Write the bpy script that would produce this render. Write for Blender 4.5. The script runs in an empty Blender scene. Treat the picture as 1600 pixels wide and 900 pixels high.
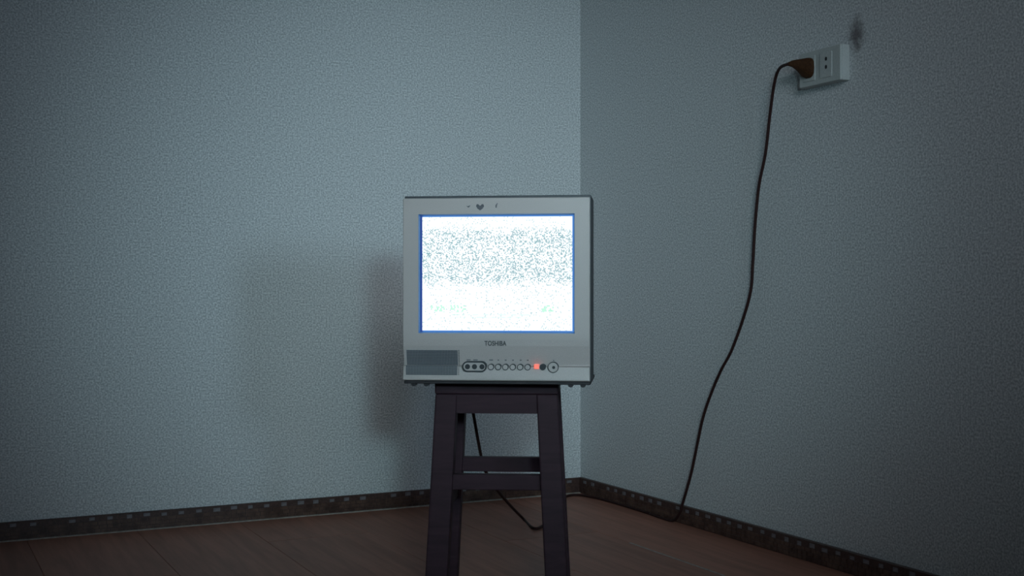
import bpy, bmesh, math, random
from mathutils import Vector, Matrix

random.seed(7)
scene = bpy.context.scene
C = scene.collection

# ------------------------------------------------------------------ camera
# World frame: the room corner stands at the origin, wall_left is the plane y=0
# (room towards -y) and wall_right is the plane x=0 (room towards -x).
TH = math.radians(26.43)
F = Vector((math.sin(TH), math.cos(TH), 0))          # view direction
Rv = Vector((math.cos(TH), -math.sin(TH), 0))        # to the right of the view
CAM_H = 0.615
CAM = -(0.208 * Rv + 3.72 * F); CAM.z = CAM_H
FPX = 1911.0; HOR = 453.0                            # focal length and horizon in pixels

cd = bpy.data.cameras.new('camera'); cam = bpy.data.objects.new('camera', cd); C.objects.link(cam)
cam.location = CAM; cam.rotation_euler = (math.pi / 2, 0, -TH)
cd.sensor_width = 36; cd.lens = FPX / 1600 * 36; cd.shift_y = 3 / 1600; cd.clip_start = 0.02
scene.camera = cam

def at(x, d, z=0.0):                                 # metres right of / in front of the camera
    v = CAM + x * Rv + d * F; v.z = z; return v
def ray(px, py): return ((px - 800) / FPX) * Rv + F + Vector((0, 0, (HOR - py) / FPX))
def on_depth(px, py, d): return CAM + ray(px, py) * d
def on_right(px, py, off=0.0):                       # point on a plane off metres inside wall_right
    r = ray(px, py); return CAM + r * ((-off - CAM.x) / r.x)
def on_floor(px, py, z=0.0):
    r = ray(px, py); return CAM + r * ((z - CAM.z) / r.z)

# ------------------------------------------------------------------ world, lights, exposure
w = bpy.data.worlds.new('world'); scene.world = w; w.use_nodes = True
bg = w.node_tree.nodes['Background']; bg.inputs[0].default_value = (0.35, 0.5, 0.8, 1); bg.inputs[1].default_value = 0.12

def spot(name, loc, target, power, col, size, blend, radius):
    l = bpy.data.lights.new(name, 'SPOT'); o = bpy.data.objects.new(name, l); C.objects.link(o)
    l.energy = power; l.color = col; l.spot_size = math.radians(size); l.spot_blend = blend; l.shadow_soft_size = radius
    o.location = loc; o.rotation_euler = (Vector(target) - Vector(loc)).to_track_quat('-Z', 'Y').to_euler()
    return o
def area(name, loc, target, power, col, sx, sy, spread=180):
    l = bpy.data.lights.new(name, 'AREA'); o = bpy.data.objects.new(name, l); C.objects.link(o)
    l.shape = 'RECTANGLE'; l.size = sx; l.size_y = sy; l.energy = power; l.color = col; l.spread = math.radians(spread)
    o.location = loc; o.rotation_euler = (Vector(target) - Vector(loc)).to_track_quat('-Z', 'Y').to_euler()
    return o
# the photographer's lamp, just right of and above the camera (it throws the set's shadow)
spot('photo_lamp', at(0.25, -0.29, 0.97), on_depth(710, 430, 3.4), 64, (0.52, 0.88, 0.95), 41, 1.0, 0.085)
# dusk through the small window in the wall behind the camera
area('window_daylight', (-0.92, -4.62, 1.03), (-0.75, 0, 0.90), 1.15, (0.55, 0.80, 1.0), 0.30, 0.40, 42)
area('window_daylight_high', (-2.0, -4.62, 1.78), (-0.15, 0, 0.62), 2.5, (0.82, 0.93, 1.0), 1.2, 0.74, 36)  # soft fill light added behind the camera, set in a made-up upper window

vs = scene.view_settings
vs.view_transform = 'Standard'; vs.look = 'None'; vs.gamma = 1.0; vs.use_curve_mapping = False
vs.exposure = 0.0

# ------------------------------------------------------------------ helpers
def new_mat(name):
    m = bpy.data.materials.new(name); m.use_nodes = True
    nt = m.node_tree; return m, nt, nt.nodes['Principled BSDF']
def N(nt, t, **kw):
    n = nt.nodes.new(t)
    for k, v in kw.items(): setattr(n, k, v)
    return n
def L(nt, a, b): nt.links.new(a, b)
def math_n(nt, op, a, b=None, c=None):
    n = N(nt, 'ShaderNodeMath', operation=op)
    for i, v in enumerate((a, b, c)):
        if v is None: continue
        if isinstance(v, (int, float)): n.inputs[i].default_value = v
        else: L(nt, v, n.inputs[i])
    return n.outputs[0]
def mixc(nt, f, a, b):
    n = N(nt, 'ShaderNodeMix', data_type='RGBA')
    for i, v in ((0, f), (6, a), (7, b)):
        if isinstance(v, (int, float)): n.inputs[i].default_value = v
        elif isinstance(v, tuple): n.inputs[i].default_value = (*v, 1)
        else: L(nt, v, n.inputs[i])
    return n.outputs[2]

def speckled(name, c1, c2, scale, rough=0.5, bump=0.0, bscale=None, metallic=0.0, spec=0.5):
    m, nt, p = new_mat(name)
    tc = N(nt, 'ShaderNodeTexCoord'); nz = N(nt, 'ShaderNodeTexNoise')
    nz.inputs['Scale'].default_value = scale; nz.inputs['Detail'].default_value = 3
    L(nt, tc.outputs['Object'], nz.inputs['Vector'])
    cr = N(nt, 'ShaderNodeValToRGB'); cr.color_ramp.elements[0].position = 0.35; cr.color_ramp.elements[1].position = 0.65
    cr.color_ramp.elements[0].color = (*c1, 1); cr.color_ramp.elements[1].color = (*c2, 1)
    L(nt, nz.outputs['Fac'], cr.inputs['Fac']); L(nt, cr.outputs['Color'], p.inputs['Base Color'])
    p.inputs['Roughness'].default_value = rough; p.inputs['Metallic'].default_value = metallic
    p.inputs['Specular IOR Level'].default_value = spec
    if bump:
        n2 = N(nt, 'ShaderNodeTexNoise'); n2.inputs['Scale'].default_value = bscale or scale; n2.inputs['Detail'].default_value = 2
        L(nt, tc.outputs['Object'], n2.inputs['Vector'])
        b = N(nt, 'ShaderNodeBump'); b.inputs['Strength'].default_value = bump; b.inputs['Distance'].default_value = 0.001
        L(nt, n2.outputs['Fac'], b.inputs['Height']); L(nt, b.outputs['Normal'], p.inputs['Normal'])
    return m

def wood(name, c1, c2, stretch, rough, spec=0.5, rnd=0.0):
    m, nt, p = new_mat(name)
    tc = N(nt, 'ShaderNodeTexCoord'); mp = N(nt, 'ShaderNodeMapping'); mp.inputs['Scale'].default_value = stretch
    L(nt, tc.outputs['Object'], mp.inputs['Vector'])
    nz = N(nt, 'ShaderNodeTexNoise'); nz.inputs['Scale'].default_value = 6; nz.inputs['Detail'].default_value = 6; nz.inputs['Distortion'].default_value = 0.6
    L(nt, mp.outputs[0], nz.inputs['Vector'])
    cr = N(nt, 'ShaderNodeValToRGB'); cr.color_ramp.elements[0].position = 0.3; cr.color_ramp.elements[1].position = 0.7
    cr.color_ramp.elements[0].color = (*c1, 1); cr.color_ramp.elements[1].color = (*c2, 1)
    L(nt, nz.outputs['Fac'], cr.inputs['Fac'])
    col = cr.outputs['Color']
    if rnd:
        oi = N(nt, 'ShaderNodeObjectInfo'); hs = N(nt, 'ShaderNodeHueSaturation')
        v = math_n(nt, 'MULTIPLY_ADD', oi.outputs['Random'], rnd, 1 - rnd / 2)
        L(nt, v, hs.inputs['Value']); L(nt, col, hs.inputs['Color']); col = hs.outputs['Color']
    L(nt, col, p.inputs['Base Color'])
    p.inputs['Roughness'].default_value = rough; p.inputs['Specular IOR Level'].default_value = spec
    b = N(nt, 'ShaderNodeBump'); b.inputs['Strength'].default_value = 0.15; b.inputs['Distance'].default_value = 0.001
    L(nt, nz.outputs['Fac'], b.inputs['Height']); L(nt, b.outputs['Normal'], p.inputs['Normal'])
    return m

def box(bm, x0, x1, y0, y1, z0, z1):
    vs_ = [bm.verts.new((x, y, z)) for z in (z0, z1) for y in (y0, y1) for x in (x0, x1)]
    for f in ((0, 2, 3, 1), (4, 5, 7, 6), (0, 1, 5, 4), (2, 6, 7, 3), (0, 4, 6, 2), (1, 3, 7, 5)):
        bm.faces.new([vs_[i] for i in f])
def loft(bm, rings, cap=True):
    rr = [[bm.verts.new(p) for p in r] for r in rings]
    n = len(rr[0])
    for a, b in zip(rr, rr[1:]):
        for i in range(n): bm.faces.new((a[i], a[(i + 1) % n], b[(i + 1) % n], b[i]))
    if cap: bm.faces.new(rr[0][::-1]); bm.faces.new(rr[-1])
def cyl(bm, c, r, y0, y1, n=20, r2=None):            # round piece with its axis along y
    r2 = r if r2 is None else r2
    loft(bm, [[(c[0] + q * math.cos(t), y, c[1] + q * math.sin(t)) for t in (2 * math.pi * i / n for i in range(n))] for q, y in ((r, y0), (r2, y1))])
def ring(bm, c, r_out, r_in, y0, y1, n=28):          # annulus with its axis along y
    pr = [(r_out, y1), (r_out, y0), (r_in, y0), (r_in, y1)]
    vv = [[bm.verts.new((c[0] + q * math.cos(t), y, c[1] + q * math.sin(t))) for q, y in pr] for t in (2 * math.pi * i / n for i in range(n))]
    for i in range(n):
        a, b = vv[i], vv[(i + 1) % n]
        for k in range(4): bm.faces.new((a[k], a[(k + 1) % 4], b[(k + 1) % 4], b[k]))
def prism(bm, pts, y0, y1):                          # x-z outline pushed along y
    loft(bm, [[(x, y, z) for x, z in pts] for y in (y0, y1)])
def pill(x0, x1, z0, z1, n=10):
    r = (z1 - z0) / 2; zc = (z0 + z1) / 2; p = []
    for i in range(n + 1):
        t = -math.pi / 2 + math.pi * i / n; p.append((x1 - r + r * math.cos(t), zc + r * math.sin(t)))
    for i in range(n + 1):
        t = math.pi / 2 + math.pi * i / n; p.append((x0 + r + r * math.cos(t), zc + r * math.sin(t)))
    return p
def catmull(pts, n=8):
    P = [pts[0]] + list(pts) + [pts[-1]]; out = []
    for i in range(1, len(P) - 2):
        p0, p1, p2, p3 = P[i - 1:i + 3]
        for k in range(n):
            t = k / n
            out.append(0.5 * ((2 * p1) + (p2 - p0) * t + (2 * p0 - 5 * p1 + 4 * p2 - p3) * t * t + (3 * p1 - p0 - 3 * p2 + p3) * t ** 3))
    out.append(pts[-1]); return out
def tube(bm, pts, rad, n=8):
    rings = []; up = Vector((0.3, 0.2, 1)).normalized()
    for i, p in enumerate(pts):
        t = (pts[min(i + 1, len(pts) - 1)] - pts[max(i - 1, 0)]).normalized()
        a = (up - t * up.dot(t)).normalized(); b = t.cross(a); up = a
        r = rad(i / (len(pts) - 1)) if callable(rad) else rad
        rings.append([p + r * (math.cos(s) * a + math.sin(s) * b) for s in (2 * math.pi * k / n for k in range(n))])
    loft(bm, rings)

def obj(name, bm, m, parent=None, bevel=0.0, smooth=False, seg=2):
    bmesh.ops.recalc_face_normals(bm, faces=bm.faces[:])
    me = bpy.data.meshes.new(name); bm.to_mesh(me); bm.free()
    if smooth:
        for p in me.polygons: p.use_smooth = True
    if m: me.materials.append(m)
    o = bpy.data.objects.new(name, me); C.objects.link(o); o.parent = parent
    if bevel:
        b = o.modifiers.new('bevel', 'BEVEL'); b.width = bevel; b.segments = seg; b.limit_method = 'ANGLE'; b.angle_limit = math.radians(35)
    return o
def mk(name, m, parent, fn, **kw):
    bm = bmesh.new(); fn(bm); return obj(name, bm, m, parent, **kw)
def bx(name, m, parent, dims, **kw): return mk(name, m, parent, lambda b: box(b, *dims), **kw)
def share(src, name, parent, loc=(0, 0, 0), rot=(0, 0, 0), scale=None, mat=None):
    o = src.copy(); o.name = name; C.objects.link(o); o.parent = parent; o.location = loc; o.rotation_euler = rot
    if scale: o.scale = scale
    return o
def struct(o): o['kind'] = 'structure'; return o
def thing(name, label, cat, loc=(0, 0, 0), rz=0.0, group=None):
    o = bpy.data.objects.new(name, None); C.objects.link(o); o.empty_display_size = 0.05
    o.location = loc; o.rotation_euler = (0, 0, rz); o['label'] = label; o['category'] = cat
    if group: o['group'] = group
    return o

# ------------------------------------------------------------------ materials
def wall_mat(name, stain=None):
    m, nt, p = new_mat(name)
    tc = N(nt, 'ShaderNodeTexCoord')
    def noise(scale, detail=2):
        n = N(nt, 'ShaderNodeTexNoise'); n.inputs['Scale'].default_value = scale; n.inputs['Detail'].default_value = detail
        L(nt, tc.outputs['Object'], n.inputs['Vector']); return n.outputs['Fac']
    fine = noise(230, 1); blot = noise(2.2, 3)
    mr = N(nt, 'ShaderNodeMapRange'); mr.inputs[1].default_value = 0.3; mr.inputs[2].default_value = 0.7; L(nt, fine, mr.inputs[0])
    base = mixc(nt, mr.outputs[0], (0.44, 0.47, 0.49), (0.92, 0.94, 0.95))
    base = mixc(nt, math_n(nt, 'MULTIPLY', blot, 0.22), base, (0.58, 0.61, 0.60))
    if stain:
        sep = N(nt, 'ShaderNodeVectorMath', operation='SUBTRACT'); L(nt, tc.outputs['Object'], sep.inputs[0]); sep.inputs[1].default_value = stain
        mp = N(nt, 'ShaderNodeVectorMath', operation='MULTIPLY'); L(nt, sep.outputs[0], mp.inputs[0]); mp.inputs[1].default_value = (1, 1, 0.62)
        ln = N(nt, 'ShaderNodeVectorMath', operation='LENGTH'); L(nt, mp.outputs[0], ln.inputs[0])
        d = math_n(nt, 'ADD', ln.outputs['Value'], math_n(nt, 'MULTIPLY', math_n(nt, 'SUBTRACT', noise(70, 3), 0.5), 0.035))
        s = N(nt, 'ShaderNodeMapRange', interpolation_type='SMOOTHSTEP'); L(nt, d, s.inputs[0])
        s.inputs[1].default_value = 0.034; s.inputs[2].default_value = 0.004; s.inputs[3].default_value = 0; s.inputs[4].default_value = 0.8
        base = mixc(nt, s.outputs[0], base, (0.10, 0.075, 0.08))
    L(nt, base, p.inputs['Base Color'])
    p.inputs['Roughness'].default_value = 0.75; p.inputs['Specular IOR Level'].default_value = 0.25
    b = N(nt, 'ShaderNodeBump'); b.inputs['Strength'].default_value = 0.25; b.inputs['Distance'].default_value = 0.0012
    L(nt, fine, b.inputs['Height']); L(nt, b.outputs['Normal'], p.inputs['Normal'])
    return m
stain_at = on_right(1338, 54)
M_wall = wall_mat('painted_plaster')
M_wall_r = wall_mat('painted_plaster_stained', tuple(stain_at))
M_ceil = speckled('ceiling_paint', (0.72, 0.72, 0.72), (0.78, 0.78, 0.78), 40, 0.9)
M_plank = wood('floor_wood', (0.28, 0.118, 0.080), (0.40, 0.172, 0.118), (9, 0.7, 9), 0.5, 0.35, 0.25)
M_sub = speckled('floor_underlay', (0.02, 0.013, 0.011), (0.03, 0.02, 0.016), 60, 0.8)
M_skirt = speckled('skirting_brown', (0.055, 0.029, 0.025), (0.095, 0.050, 0.042), 160, 0.45, 0.2)
M_chip_l = speckled('mosaic_pale', (0.16, 0.15, 0.17), (0.24, 0.22, 0.23), 120, 0.4)
M_chip_d = speckled('mosaic_dark', (0.055, 0.027, 0.022), (0.14, 0.078, 0.058), 45, 0.4)
M_caulk = speckled('joint_filler', (0.29, 0.25, 0.225), (0.40, 0.35, 0.32), 90, 0.7)
M_silver = speckled('silver_plastic', (0.44, 0.39, 0.38), (0.50, 0.45, 0.435), 900, 0.42, 0.05)
M_shell = speckled('grey_shell', (0.035, 0.040, 0.050), (0.05, 0.055, 0.065), 500, 0.5, 0.15, 700)
M_under = speckled('dark_base_plastic', (0.012, 0.010, 0.013), (0.02, 0.016, 0.02), 300, 0.6)
M_groove = speckled('black_plastic', (0.010, 0.011, 0.014), (0.018, 0.019, 0.024), 300, 0.5)
M_recess = speckled('screen_surround_plastic', (0.09, 0.24, 0.50), (0.11, 0.27, 0.56), 300, 0.35)  # blue glow of the screen painted into the surround's colour
M_dot = speckled('dark_rubber', (0.015, 0.018, 0.024), (0.025, 0.028, 0.035), 500, 0.5)
M_smudge = speckled('worn_mark', (0.055, 0.058, 0.07), (0.14, 0.14, 0.16), 700, 0.6)
M_logo = speckled('lettering_ink', (0.035, 0.037, 0.045), (0.055, 0.057, 0.065), 300, 0.35)
M_stool = wood('stool_wood', (0.029, 0.0135, 0.020), (0.048, 0.0225, 0.032), (2, 2, 14), 0.6, 0.2)
M_cord = speckled('cord_rubber', (0.026, 0.010, 0.010), (0.042, 0.016, 0.015), 300, 0.6, spec=0.2)
M_plug = speckled('plug_rubber', (0.045, 0.019, 0.008), (0.07, 0.03, 0.012), 260, 0.6, spec=0.2)
M_sock = speckled('socket_plastic', (0.48, 0.52, 0.51), (0.56, 0.59, 0.58), 300, 0.6, spec=0.25)
M_hole = speckled('socket_hole', (0.02, 0.02, 0.025), (0.03, 0.03, 0.035), 300, 0.7)
M_frame = speckled('window_frame_paint', (0.4, 0.4, 0.4), (0.5, 0.5, 0.5), 60, 0.5)

# speaker cloth of perforated metal: rows of tiny dark holes
def grille_mat():
    m, nt, p = new_mat('perforated_grille')
    tc = N(nt, 'ShaderNodeTexCoord'); sx = N(nt, 'ShaderNodeSeparateXYZ'); L(nt, tc.outputs['Object'], sx.inputs[0])
    def saw(v): return math_n(nt, 'SUBTRACT', math_n(nt, 'FRACT', math_n(nt, 'MULTIPLY', v, 1 / 0.0028)), 0.5)
    a, b = saw(sx.outputs[0]), saw(sx.outputs[2])
    d = math_n(nt, 'SQRT', math_n(nt, 'ADD', math_n(nt, 'MULTIPLY', a, a), math_n(nt, 'MULTIPLY', b, b)))
    k = math_n(nt, 'LESS_THAN', d, 0.37)
    L(nt, mixc(nt, k, (0.22, 0.225, 0.24), (0.015, 0.022, 0.04)), p.inputs['Base Color'])
    p.inputs['Roughness'].default_value = 0.5
    return m
M_grille = grille_mat()

# the switched-on tube: white static with a denser grey-green band
def screen_mat():
    m, nt, p = new_mat('static_screen')
    tc = N(nt, 'ShaderNodeTexCoord'); sx = N(nt, 'ShaderNodeSeparateXYZ'); L(nt, tc.outputs['Generated'], sx.inputs[0])
    u, v = sx.outputs[0], sx.outputs[2]
    def cell(nu, nv, seed):
        cb = N(nt, 'ShaderNodeCombineXYZ')
        row = math_n(nt, 'FLOOR', math_n(nt, 'MULTIPLY', v, nv)); L(nt, row, cb.inputs[1])
        off = math_n(nt, 'MULTIPLY', math_n(nt, 'FRACT', math_n(nt, 'MULTIPLY', row, 0.377)), 1.0)
        L(nt, math_n(nt, 'FLOOR', math_n(nt, 'ADD', math_n(nt, 'MULTIPLY', u, nu), off)), cb.inputs[0]); cb.inputs[2].default_value = seed
        wn = N(nt, 'ShaderNodeTexWhiteNoise', noise_dimensions='3D'); L(nt, cb.outputs[0], wn.inputs['Vector']); return wn.outputs['Value']
    def smooth(x, a, b, lo=0.0, hi=1.0):
        n = N(nt, 'ShaderNodeMapRange', interpolation_type='SMOOTHSTEP'); L(nt, x, n.inputs[0])
        for i, q in enumerate((a, b, lo, hi)): n.inputs[i + 1].default_value = q
        return n.outputs[0]
    band = math_n(nt, 'MULTIPLY', smooth(v, 0.36, 0.47), smooth(v, 0.91, 0.84))
    wob = N(nt, 'ShaderNodeTexNoise'); wob.inputs['Scale'].default_value = 7; L(nt, tc.outputs['Generated'], wob.inputs['Vector'])
    dens = math_n(nt, 'MULTIPLY_ADD', math_n(nt, 'MULTIPLY', band, math_n(nt, 'ADD', wob.outputs['Fac'], 0.45)), 0.34, 0.085)
    hit = math_n(nt, 'LESS_THAN', cell(140, 108, 1.3), dens)
    depth = math_n(nt, 'MULTIPLY_ADD', cell(140, 108, 5.1), 0.5, 0.5)
    hit = math_n(nt, 'MULTIPLY', hit, math_n(nt, 'MULTIPLY', depth, math_n(nt, 'MULTIPLY_ADD', band, 0.35, 0.65)))
    col = mixc(nt, hit, (1.06, 1.14, 1.16), mixc(nt, cell(140, 108, 9.7), (0.16, 0.40, 0.44), (0.40, 0.52, 0.58)))
    # faint green on-screen characters and rule along the lower edge
    def rect(u0, u1, v0, v1):
        a = math_n(nt, 'MULTIPLY', math_n(nt, 'GREATER_THAN', u, u0), math_n(nt, 'LESS_THAN', u, u1))
        b = math_n(nt, 'MULTIPLY', math_n(nt, 'GREATER_THAN', v, v0), math_n(nt, 'LESS_THAN', v, v1))
        return math_n(nt, 'MULTIPLY', a, b)
    g = math_n(nt, 'ADD', rect(0.075, 0.165, 0.175, 0.235), math_n(nt, 'ADD', rect(0.20, 0.305, 0.175, 0.235), rect(0.785, 0.875, 0.175, 0.235)))
    g = math_n(nt, 'MULTIPLY', g, math_n(nt, 'LESS_THAN', cell(95, 72, 3.3), 0.42))
    col = mixc(nt, math_n(nt, 'MULTIPLY', g, 0.75), col, (0.45, 0.95, 0.68))
    rule = math_n(nt, 'ADD', rect(0.21, 0.73, 0.150, 0.156), rect(0.21, 0.70, 0.128, 0.134))
    rule = math_n(nt, 'MULTIPLY', rule, math_n(nt, 'LESS_THAN', cell(60, 200, 4.4), 0.6))
    col = mixc(nt, math_n(nt, 'MULTIPLY', rule, 0.7), col, (0.55, 0.95, 0.80))
    # blue halo round the picture, painted as an emissive border, darker at the left
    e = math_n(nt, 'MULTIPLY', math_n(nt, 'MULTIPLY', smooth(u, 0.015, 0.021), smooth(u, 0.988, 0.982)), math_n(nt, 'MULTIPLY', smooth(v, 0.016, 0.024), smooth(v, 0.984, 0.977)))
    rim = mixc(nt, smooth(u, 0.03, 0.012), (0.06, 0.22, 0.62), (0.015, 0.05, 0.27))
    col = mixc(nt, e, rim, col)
    p.inputs['Base Color'].default_value = (0.02, 0.02, 0.025, 1); p.inputs['Roughness'].default_value = 0.12
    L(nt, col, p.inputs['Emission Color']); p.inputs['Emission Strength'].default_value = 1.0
    return m
M_screen = screen_mat()
def emit_mat(name, c, s):
    m, nt, p = new_mat(name)
    p.inputs['Base Color'].default_value = (*c, 1); p.inputs['Emission Color'].default_value = (*c, 1); p.inputs['Emission Strength'].default_value = s
    p.inputs['Roughness'].default_value = 0.3; return m
M_led = emit_mat('red_indicator', (0.95, 0.20, 0.15), 0.7)
def pane_mat():
    m, nt, p = new_mat('window_glass')
    t = N(nt, 'ShaderNodeBsdfTransparent'); g = N(nt, 'ShaderNodeBsdfGlossy'); g.inputs['Roughness'].default_value = 0.05
    mx = N(nt, 'ShaderNodeMixShader'); mx.inputs[0].default_value = 0.08
    L(nt, t.outputs[0], mx.inputs[1]); L(nt, g.outputs[0], mx.inputs[2]); L(nt, mx.outputs[0], nt.nodes['Material Output'].inputs[0]); return m
M_pane = pane_mat()

# ------------------------------------------------------------------ the room
X0, Y0, H = -3.4, -4.4, 2.6
T = 0.12
FZ = -0.012
floor = struct(bx('floor', M_sub, None, (X0 - T, T, Y0 - T, T, -0.10, FZ)))
struct(bx('ceiling', M_ceil, None, (X0 - T, T, Y0 - T, T, H, H + 0.1)))
struct(bx('wall_left', M_wall, None, (X0 - T, T, 0, T, FZ, H)))
struct(bx('wall_right', M_wall_r, None, (0, T, Y0 - T, 0, FZ, H)))
struct(bx('wall_side', M_wall, None, (X0 - T, X0, Y0 - T, 0, FZ, H)))
openings = [(-1.12, -0.72, 0.75, 1.30), (-2.65, -1.35, 1.38, 2.18)]  # the second, upper opening is added to go with the fill light
def back_wall(b):
    for x0, x1, z0, z1 in ((X0, 0, FZ, 0.75), (X0, -1.12, 0.75, 1.30), (-0.72, 0, 0.75, 1.30), (X0, 0, 1.30, 1.38), (X0, -2.65, 1.38, 2.18), (-1.35, 0, 1.38, 2.18), (X0, 0, 2.18, H)):
        box(b, x0, x1, Y0 - T, Y0, z0, z1)
struct(mk('wall_back', M_wall, None, back_wall))
for k, (wx0, wx1, wz0, wz1) in enumerate(openings):
    def win_frame(b):
        for d in ((wx0, wx0 + 0.03, wz0, wz1), (wx1 - 0.03, wx1, wz0, wz1), (wx0 + 0.03, wx1 - 0.03, wz0, wz0 + 0.03), (wx0 + 0.03, wx1 - 0.03, wz1 - 0.03, wz1)):
            box(b, d[0], d[1], Y0 - 0.08, Y0 - 0.04, d[2], d[3])
    win = struct(mk('window_%d' % (k + 1), M_frame, None, win_frame))
    bx('pane', M_pane, win, (wx0 + 0.03, wx1 - 0.03, Y0 - 0.063, Y0 - 0.058, wz0 + 0.03, wz1 - 0.03))

# floor planks run along wall_right; the first joint lies 26 cm from that wall
PW, GAP = 0.262, 0.0008
pm = {}
def plank_mesh(wd, ln):
    k = (round(wd, 3), round(ln, 3))
    if k not in pm:
        b = bmesh.new(); box(b, -wd / 2, wd / 2, -ln / 2, ln / 2, 0, 0.012)
        bmesh.ops.recalc_face_normals(b, faces=b.faces[:])
        top = [e for e in b.edges if all(v.co.z > 0.011 for v in e.verts)]
        bmesh.ops.bevel(b, geom=top, offset=0.0009, segments=1, affect='EDGES')
        me = bpy.data.meshes.new('plank'); b.to_mesh(me); b.free(); me.materials.append(M_plank); pm[k] = me
    return pm[k]
i = 0; x = 0.0
while x > X0 + 0.01:
    wd = min(PW, x - X0)
    y = 0.0; first = (1.2, 0.55, 0.9, 0.3)[i % 4]
    while y > Y0 + 0.01:
        ln = first if y == 0.0 else min(1.2, y - Y0)
        o = bpy.data.objects.new('plank', plank_mesh(wd - GAP, ln - GAP)); C.objects.link(o); o.parent = floor
        o.location = (x - wd / 2, y - ln / 2, FZ)
        y -= ln
    x -= wd; i += 1

# mosaic skirting along both visible walls
SH, ST = 0.046, 0.010
base_l = struct(bx('baseboard_left', M_skirt, None, (X0, 0, -ST, 0, 0, SH), bevel=0.0012, seg=1))
base_r = struct(bx('baseboard_right', M_skirt, None, (-ST, 0, Y0, -ST, 0, SH + 0.002), bevel=0.0012, seg=1))
bc = bmesh.new(); box(bc, -0.008, 0.008, -0.0016, 0, -0.0045, 0.0045)
chip0 = obj('mosaic_chip', bc, M_chip_l, base_l)
n = 0
for wall, base, L_ in (('l', base_l, 2.35), ('r', base_r, 3.0)):
    s = 0.045
    while s < L_:
        if random.random() < 0.9:
            z = 0.0375 + random.uniform(-0.0012, 0.0012)
            loc = (-s, -ST, z) if wall == 'l' else (-ST, -s, z)
            rz = 0 if wall == 'l' else -math.pi / 2
            sc_ = (random.uniform(0.75, 1.15), 1, random.uniform(0.8, 1.1))
            if n == 0: o = chip0; o.location = loc
            else: o = share(chip0, 'mosaic_chip', base, loc, (0, 0, rz))
            o.scale = sc_; n += 1
        s += 0.0445 + random.uniform(-0.003, 0.003)
for wall, base, L_ in (('l', base_l, 2.35), ('r', base_r, 3.0)):
    b = bmesh.new()
    for row in range(3):
        s = 0.03 + 0.011 * row
        while s < L_:
            wd = random.uniform(0.010, 0.022); dep = random.uniform(0.0008, 0.0022); z0 = 0.003 + row * 0.0098
            if wall == 'l': box(b, -s - wd, -s, -ST - dep, -ST + 0.001, z0, z0 + 0.0082)
            else: box(b, -ST - dep, -ST + 0.001, -s - wd, -s, z0, z0 + 0.0082)
            s += wd + 0.0025
    o = obj('mosaic_rows', b, M_chip_d, base); o['kind'] = 'stuff'
# bead of filler where the skirting meets the floor
bx('filler_bead', M_caulk, base_l, (X0, -ST, -ST - 0.009, -ST, 0.0, 0.003))
a_, b_ = on_floor(985, 848), on_floor(1130, 900)
bx('joint_filler', M_caulk, floor, (-PW - 0.003, -PW + 0.003, b_.y, a_.y, FZ + 0.008, 0.0006))

# ------------------------------------------------------------------ wooden stool
STOOL_TOP = 0.443
YAW = -TH
st = thing('wooden_stool', 'dark wooden stool with splayed legs, carrying the television', 'stool', at(-0.0225, 2.375, 0), YAW - math.radians(3.5))
TW, TD, BW, BD = 0.226, 0.205, 0.272, 0.245          # frame at the top and at the floor
LEG = 0.040
def half(z): k = z / STOOL_TOP; return (BW + (TW - BW) * k) / 2, (BD + (TD - BD) * k) / 2
def sq(cx, cy, z, a): return [(cx - a, cy - a, z), (cx + a, cy - a, z), (cx + a, cy + a, z), (cx - a, cy + a, z)]
for sx in (-1, 1):
    for sy in (-1, 1):
        def leg(b):
            r = []
            for z, wd in ((0, 0.041), (0.25, 0.041), (STOOL_TOP - 0.022, LEG)):
                hx, hy = half(z); r.append(sq(sx * (hx - wd / 2), sy * (hy - wd / 2), z, wd / 2))
            loft(b, r)
        mk('leg', M_stool, st, leg, bevel=0.003)
bx('seat', M_stool, st, (-TW / 2 - 0.002, TW / 2 + 0.002, -TD / 2 - 0.004, TD / 2 + 0.004, STOOL_TOP - 0.022, STOOL_TOP), bevel=0.003)
AZ0, AZ1 = 0.385, STOOL_TOP - 0.022
hx, hy = half(0.40)
for s in (-1, 1):
    bx('apron', M_stool, st, (-hx + LEG - 0.004, hx - LEG + 0.004, s * (hy - 0.014) - 0.009, s * (hy - 0.014) + 0.009, AZ0, AZ1))
    bx('apron', M_stool, st, (s * (hx - 0.014) - 0.009, s * (hx - 0.014) + 0.009, -hy + LEG - 0.004, hy - LEG + 0.004, AZ0, AZ1))
def stretchers(z0, z1):
    hx, hy = half((z0 + z1) / 2)
    for s in (-1, 1):
        bx('stretcher', M_stool, st, (-hx + 0.036, hx - 0.036, s * (hy - 0.022) - 0.010, s * (hy - 0.022) + 0.010, z0 + 0.004 * s, z1 + 0.004 * s), bevel=0.002)
    for s in (-1, 1):
        bx('stretcher', M_stool, st, (s * (hx - 0.022) - 0.010, s * (hx - 0.022) + 0.010, -hy + 0.036, hy - 0.036, z0 - 0.045, z1 - 0.045), bevel=0.002)
stretchers(0.246, 0.275)

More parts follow.
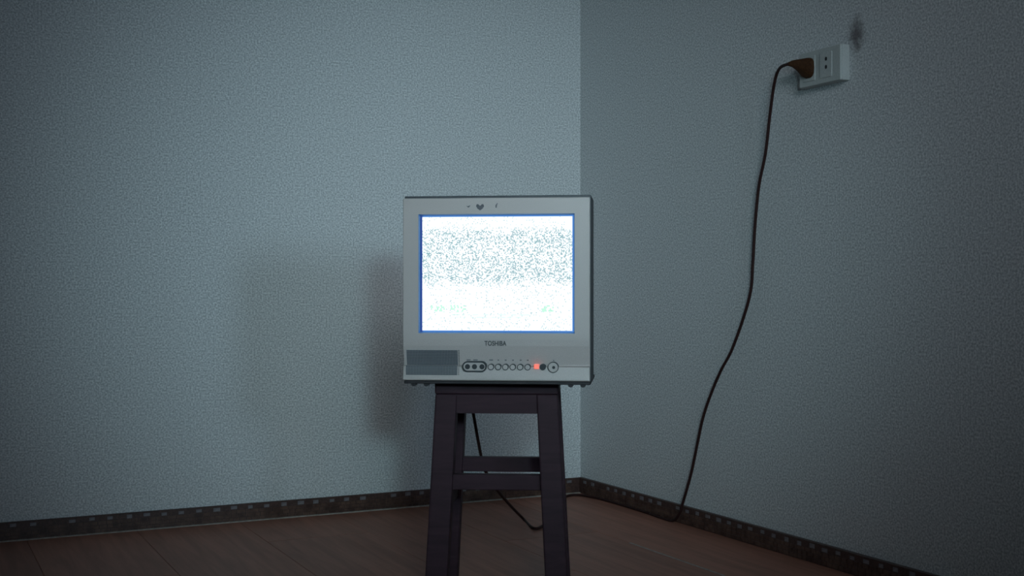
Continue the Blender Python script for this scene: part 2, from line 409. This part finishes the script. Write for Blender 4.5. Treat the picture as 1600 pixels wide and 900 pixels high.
# ------------------------------------------------------------------ television
tv = thing('television', 'silver box television showing white static, standing on the dark stool', 'television', at(-0.029, 2.22, STOOL_TOP), YAW - math.radians(6))
S = 861.0
def lx(px): return (px - 775) / S * 1.004
def lz(py): return (595 - py) / S + 0.0065
XL, XR, ZB, ZT = lx(628), lx(921), lz(595), lz(308.5)
sL, sR, sB, sT = lx(652.5), lx(897.5), lz(520.5), lz(333.5)
def bezel(b):
    rows = [(ZB, 0.0005), (ZB + 0.002, -0.0020), (lz(572.5), 0.0015), (lz(571), 0.0100), (lz(556), 0.0052), (lz(540), 0.0010), (lz(530), 0.0), (sB, 0.0), (sT, 0.0), (ZT, 0.0)]
    cols = [XL, sL, sR, XR]
    g = [[b.verts.new((x, y, z)) for x in cols] for z, y in rows]
    for r in range(len(rows) - 1):
        for c in range(3):
            if r == 7 and c == 1: continue
            b.faces.new((g[r][c], g[r][c + 1], g[r + 1][c + 1], g[r + 1][c]))
    out = [g[0][c] for c in range(4)] + [g[r][3] for r in range(1, len(rows))] + [g[-1][c] for c in (2, 1, 0)] + [g[r][0] for r in range(len(rows) - 2, 0, -1)]
    back = [b.verts.new((v.co.x, 0.016, v.co.z)) for v in out]
    for k in range(len(out)):
        j = (k + 1) % len(out); b.faces.new((out[k], out[j], back[j], back[k]))
bez = mk('bezel', M_silver, tv, bezel, bevel=0.0012)
def surround(b):                                     # sloping frame between the bezel and the glass
    o_ = [(sL, 0.0008, sB), (sR, 0.0008, sB), (sR, 0.0008, sT), (sL, 0.0008, sT)]
    q = 0.0022
    i_ = [(sL + q, 0.0095, sB + q), (sR - q, 0.0095, sB + q), (sR - q, 0.0095, sT - q), (sL + q, 0.0095, sT - q)]
    k_ = [(p[0], 0.0115, p[2]) for p in i_]
    h_ = [(p[0], 0.0115, p[2]) for p in o_]
    loft(b, [h_, o_, i_, k_], cap=False)
mk('screen_surround', M_recess, tv, surround)
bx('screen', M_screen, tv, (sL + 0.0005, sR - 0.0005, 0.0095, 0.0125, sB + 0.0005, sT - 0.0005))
# dark joint behind the bezel and the cabinet
bx('joint_band', M_groove, tv, (XL + 0.002, XR - 0.002, 0.0161, 0.021, ZB + 0.002, ZT - 0.002))
def rrect(x0, x1, z0, z1, y, r=0.012, n=4):
    p = []
    for cx, cz, t0 in ((x1 - r, z0 + r, -90), (x1 - r, z1 - r, 0), (x0 + r, z1 - r, 90), (x0 + r, z0 + r, 180)):
        for k in range(n + 1):
            t = math.radians(t0 + 90 * k / n); p.append((cx + r * math.cos(t), y, cz + r * math.sin(t)))
    return p
def shell(b):
    a0, a1, b0, b1 = XL - 0.0012, XR + 0.0015, 0.003, ZT + 0.0056
    loft(b, [rrect(a0, a1, b0, b1, 0.021, 0.0022), rrect(a0, a1, b0, b1, 0.135, 0.003), rrect(a0 + 0.008, a1 - 0.008, b0, b1 - 0.008, 0.142, 0.010),
             rrect(a0 + 0.040, a1 - 0.040, b0, b1 - 0.045, 0.235, 0.02), rrect(-0.095, 0.095, 0.02, 0.235, 0.335, 0.02), rrect(-0.088, 0.088, 0.03, 0.225, 0.342, 0.015)])
mk('back_shell', M_shell, tv, shell, bevel=0.0008, seg=1)
bx('base_tray', M_under, tv, (XL + 0.001, XR + 0.001, 0.0045, 0.20, 0.0003, ZB - 0.0002), bevel=0.001, seg=1)
for px in (644, 664, 891, 910):
    mk('foot', M_under, tv, lambda b: cyl(b, (lx(px), 0.0006), 0.0052, 0.006, 0.018, 14))
# upper marks
heart = [(750 + 6.3 * a, 322.5 + 5.4 * c) for a, c in ((0, 1.05), (-0.6, 0.55), (-1, -0.15), (-0.85, -0.75), (-0.45, -0.8), (-0.1, -0.35), (0.12, -0.35), (0.42, -0.75), (0.8, -0.8), (1, -0.2), (0.65, 0.5))]
mk('heart_sticker', M_smudge, tv, lambda b: prism(b, [(lx(p), lz(q)) for p, q in heart], -0.0006, 0.0004))
mk('scuff_mark', M_smudge, tv, lambda b: prism(b, [(lx(p), lz(q)) for p, q in ((728, 320.8), (731, 321.3), (735, 319.8), (733.5, 322), (731.5, 323.8), (730.2, 322.4))], -0.0004, 0.0004))
mk('scuff_mark', M_smudge, tv, lambda b: prism(b, [(lx(p), lz(q)) for p, q in ((774, 324), (774.2, 320), (777, 316.5), (777.8, 317), (776.4, 320.5), (776.2, 324))], -0.0004, 0.0004))
# lettering
cu = bpy.data.curves.new('lettering', 'FONT'); cu.body = 'TOSHIBA'; cu.size = 0.0098; cu.extrude = 0.0006; cu.align_x = 'CENTER'; cu.space_character = 1.02; cu.offset = 0.00018
tmp = bpy.data.objects.new('lettering_src', cu); C.objects.link(tmp); bpy.context.view_layer.update()
me = bpy.data.meshes.new_from_object(tmp.evaluated_get(bpy.context.evaluated_depsgraph_get())); bpy.data.objects.remove(tmp); me.name = 'lettering'
me.materials.clear(); me.materials.append(M_logo)
lt = bpy.data.objects.new('lettering', me); C.objects.link(lt); lt.parent = tv; lt.rotation_euler = (math.pi / 2, 0, 0)
wx = max(v.co.x for v in me.vertices) - min(v.co.x for v in me.vertices)
k = (34.5 / S) / wx; lt.scale = (k, 7.4 / S / 0.0070, 1); lt.location = (lx(774), -0.0002, lz(539.5)); lt['label'] = 'small raised dark lettering reading TOSHIBA'
# loudspeaker grille
def yface(py):                                        # depth of the chin at a given height
    return 0.0100 - (571 - py) / 15 * 0.0048 if 556 < py < 571 else (0.0052 - (556 - py) / 16 * 0.0042 if py <= 556 else 0.0015 - (py - 572.5) / 21 * 0.0035)
def gr(b):
    x0, x1 = lx(633), lx(714)
    loft(b, [[(x0, yface(547) - 0.0012, lz(547)), (x1, yface(547) - 0.0012, lz(547)), (x1, yface(547) + 0.002, lz(547)), (x0, yface(547) + 0.002, lz(547))],
             [(x0, yface(570.9) - 0.0012, lz(570.9)), (x1, yface(570.9) - 0.0012, lz(570.9)), (x1, 0.0115, lz(570.9)), (x0, 0.0115, lz(570.9))]])
    box(b, x0, x1, -0.0022, 0.006, lz(586), lz(571.2))
grl = mk('speaker_grille', M_grille, tv, gr); grl['label'] = 'dark perforated speaker grille'
b = bmesh.new()
for q in range(16):
    py = 547.5 + q * 2.5
    for px in (716.2,):
        cyl(b, (lx(px), lz(py)), 0.00095, yface(py) - 0.0006, yface(py) + 0.002, 6)
o = obj('hole_column', b, M_dot, grl); o['kind'] = 'stuff'
# sockets in their pill-shaped plate
JZ0, JZ1 = lz(580), lz(565)
jp = mk('jack_plate', M_silver, tv, lambda b: prism(b, pill(lx(723), lx(759.5), JZ0, JZ1), -0.0022, 0.010))
def jframe(b):
    o_, i_ = pill(lx(722), lx(760.5), lz(581), lz(564)), pill(lx(724.2), lx(758.3), lz(578.8), lz(566.2))
    vv = [[b.verts.new((p[0], y, p[1])) for p, y in ((o_[q], 0.010), (o_[q], -0.0030), (i_[q], -0.0030), (i_[q], 0.010))] for q in range(len(o_))]
    for q in range(len(o_)):
        a, c = vv[q], vv[(q + 1) % len(o_)]
        for r in range(4): b.faces.new((a[r], a[(r + 1) % 4], c[(r + 1) % 4], c[r]))
mk('rim', M_dot, jp, jframe)
for px in (730.5, 741.5, 753.3):
    mk('jack', M_dot, jp, lambda b: cyl(b, (lx(px), lz(572.6)), 0.0047, -0.0035, -0.001, 18))
# push buttons
for px in (767, 778.3, 789.7, 801.2, 812.7, 824.4):
    bt = mk('button', M_silver, tv, lambda b: cyl(b, (lx(px), lz(573)), 0.0044, -0.0024, 0.010, 20))
    mk('button_ring', M_dot, bt, lambda b: ring(b, (lx(px), lz(573)), 0.0057, 0.0043, -0.0018, 0.010, 22))
mk('indicator_light', M_led, tv, lambda b: box(b, lx(834.5), lx(842), -0.0028, 0.010, lz(575.5), lz(568.5)), bevel=0.0006)
mk('receiver_window', M_dot, tv, lambda b: cyl(b, (lx(848), lz(572.6)), 0.0057, -0.0026, 0.010, 20))
pb = mk('power_button', M_silver, tv, lambda b: cyl(b, (lx(864), lz(573)), 0.0088, -0.0024, 0.010, 26), bevel=0.0008)
mk('button_ring', M_dot, pb, lambda b: ring(b, (lx(864), lz(573)), 0.0100, 0.0087, -0.0016, 0.010, 28))
mk('button_dot', M_dot, pb, lambda b: cyl(b, (lx(865), lz(573)), 0.0028, -0.0030, -0.001, 14))
for px, hw in ((731, 3.2), (742, 3.4), (766.5, 3.0), (778, 1.2), (789.5, 1.4), (801, 1.3), (813, 1.3), (824, 1.3), (864.5, 1.0)):
    mk('printed_mark', M_smudge, tv, lambda b: box(b, lx(px - hw), lx(px + hw), yface(562.5) - 0.0008, yface(562.5) + 0.001, lz(563.1), lz(561.8)))

# ------------------------------------------------------------------ wall socket
so_c = on_right(1290, 100)
SY, SZ = so_c.y, so_c.z
near = on_right(1313, 124, 0.027); top_ = on_right(1313, 68, 0.027)
y_near, z_lo, z_hi = near.y, near.z, top_.z
SWID = 0.135
sk = thing('wall_socket', 'white surface-mounted wall socket on the right wall with a brown plug in it', 'socket', (0, y_near + SWID / 2, z_lo))
hz_ = z_hi - z_lo
bx('mounting_box', M_sock, sk, (-0.022, -0.0002, -SWID / 2, SWID / 2, 0, hz_), bevel=0.002)
cp = bx('cover_plate', M_sock, sk, (-0.027, -0.0225, -SWID / 2, SWID / 2, 0, hz_), bevel=0.0018)
for yc in (0.033, -0.022):
    md = bx('outlet', M_sock, cp, (-0.0292, -0.0268, yc - 0.02, yc + 0.02, hz_ * 0.14, hz_ * 0.86), bevel=0.0012)
def hole_round(b, yc, zc, r=0.0036, n=12):
    loft(b, [[(x, yc + r * math.cos(t), zc + r * 1.25 * math.sin(t)) for t in (2 * math.pi * i / n for i in range(n))] for x in (-0.0297, -0.0285)])
hc = on_right(1290.5, 100, 0.0295).y - (y_near + SWID / 2)
for zc in (on_right(1291.5, 91.5, 0.0295).z - z_lo, on_right(1290.5, 104.5, 0.0295).z - z_lo):
    mk('pin_hole', M_hole, cp, lambda b: hole_round(b, hc, zc))

# ------------------------------------------------------------------ power cord with its plug
cord = thing('power_cord', 'thin dark power cord hanging down the right wall from socket to floor', 'cord', tuple(on_right(1067, 786, 0.02).xy) + (0,))
root = Vector(cord.location)
tip = on_right(1232, 100, 0.060)
wallpts = [(1218, 107, .050), (1210, 130, .040), (1203, 180, .030), (1196, 240, .024), (1186, 290, .020), (1180, 350, .016), (1176.5, 410, .014), (1173, 455, .012), (1160, 502, .012),
           (1142.5, 549, .014), (1127, 578, .016), (1112, 613, .016), (1099, 651, .015), (1090, 692, .015), (1080, 740, .016), (1067, 786, .020)]
pts = [tip] + [on_right(*p) for p in wallpts]
e = pts[-1]
pts += [Vector((e.x - 0.002, e.y + 0.012, 0.03)), Vector((-0.022, e.y + 0.05, 0.0040)), Vector((-0.018, e.y + 0.16, 0.0040)), Vector((-0.018, -0.45, 0.004)), Vector((-0.018, -0.16, 0.0042)), Vector((-0.055, -0.055, 0.0042))]
pts += [on_floor(874, 783, 0.0045), on_floor(864, 806, 0.0045), on_floor(838, 826, 0.0055), on_floor(815, 808, 0.010), on_depth(782, 772, 2.90), on_depth(760, 739, 2.74), on_depth(752, 714, 2.70), on_depth(740, 648, 2.66), on_depth(735, 618, 2.63), tv.matrix_basis @ Vector((-0.03, 0.352, 0.07)), tv.matrix_basis @ Vector((-0.03, 0.343, 0.07))]
cp_ = catmull([p - root for p in pts], 8)
mk('cable', M_cord, cord, lambda b: tube(b, cp_, 0.0036, 8), smooth=True)
# plug: a wedge that widens towards its flat face in the socket
face_y = y_near + SWID / 2 + 0.033
pf = on_right(1264, 106, 0.0295)
def plug(b):
    r = []
    end = Vector((-0.0302, pf.y, pf.z)); n_ = 14
    dirn = (tip - end)
    for t, ry, rz_, dz in ((0, .019, .0228, -.001), (.16, .0185, .0215, -.001), (.45, .013, .0135, 0.002), (.75, .0085, .0080, 0.003), (1.0, .0042, .0044, 0.0)):
        c = end + dirn * t; q = []
        for i in range(n_):
            a = 2 * math.pi * i / n_; ca, sa = math.cos(a), math.sin(a)
            sup = lambda v: math.copysign(abs(v) ** 0.7, v)
            q.append(c + Vector((0, ry * sup(ca), rz_ * sup(sa) + dz)) - root)
        r.append(q)
    loft(b, r)
mk('plug', M_plug, cord, plug, bevel=0.0006)
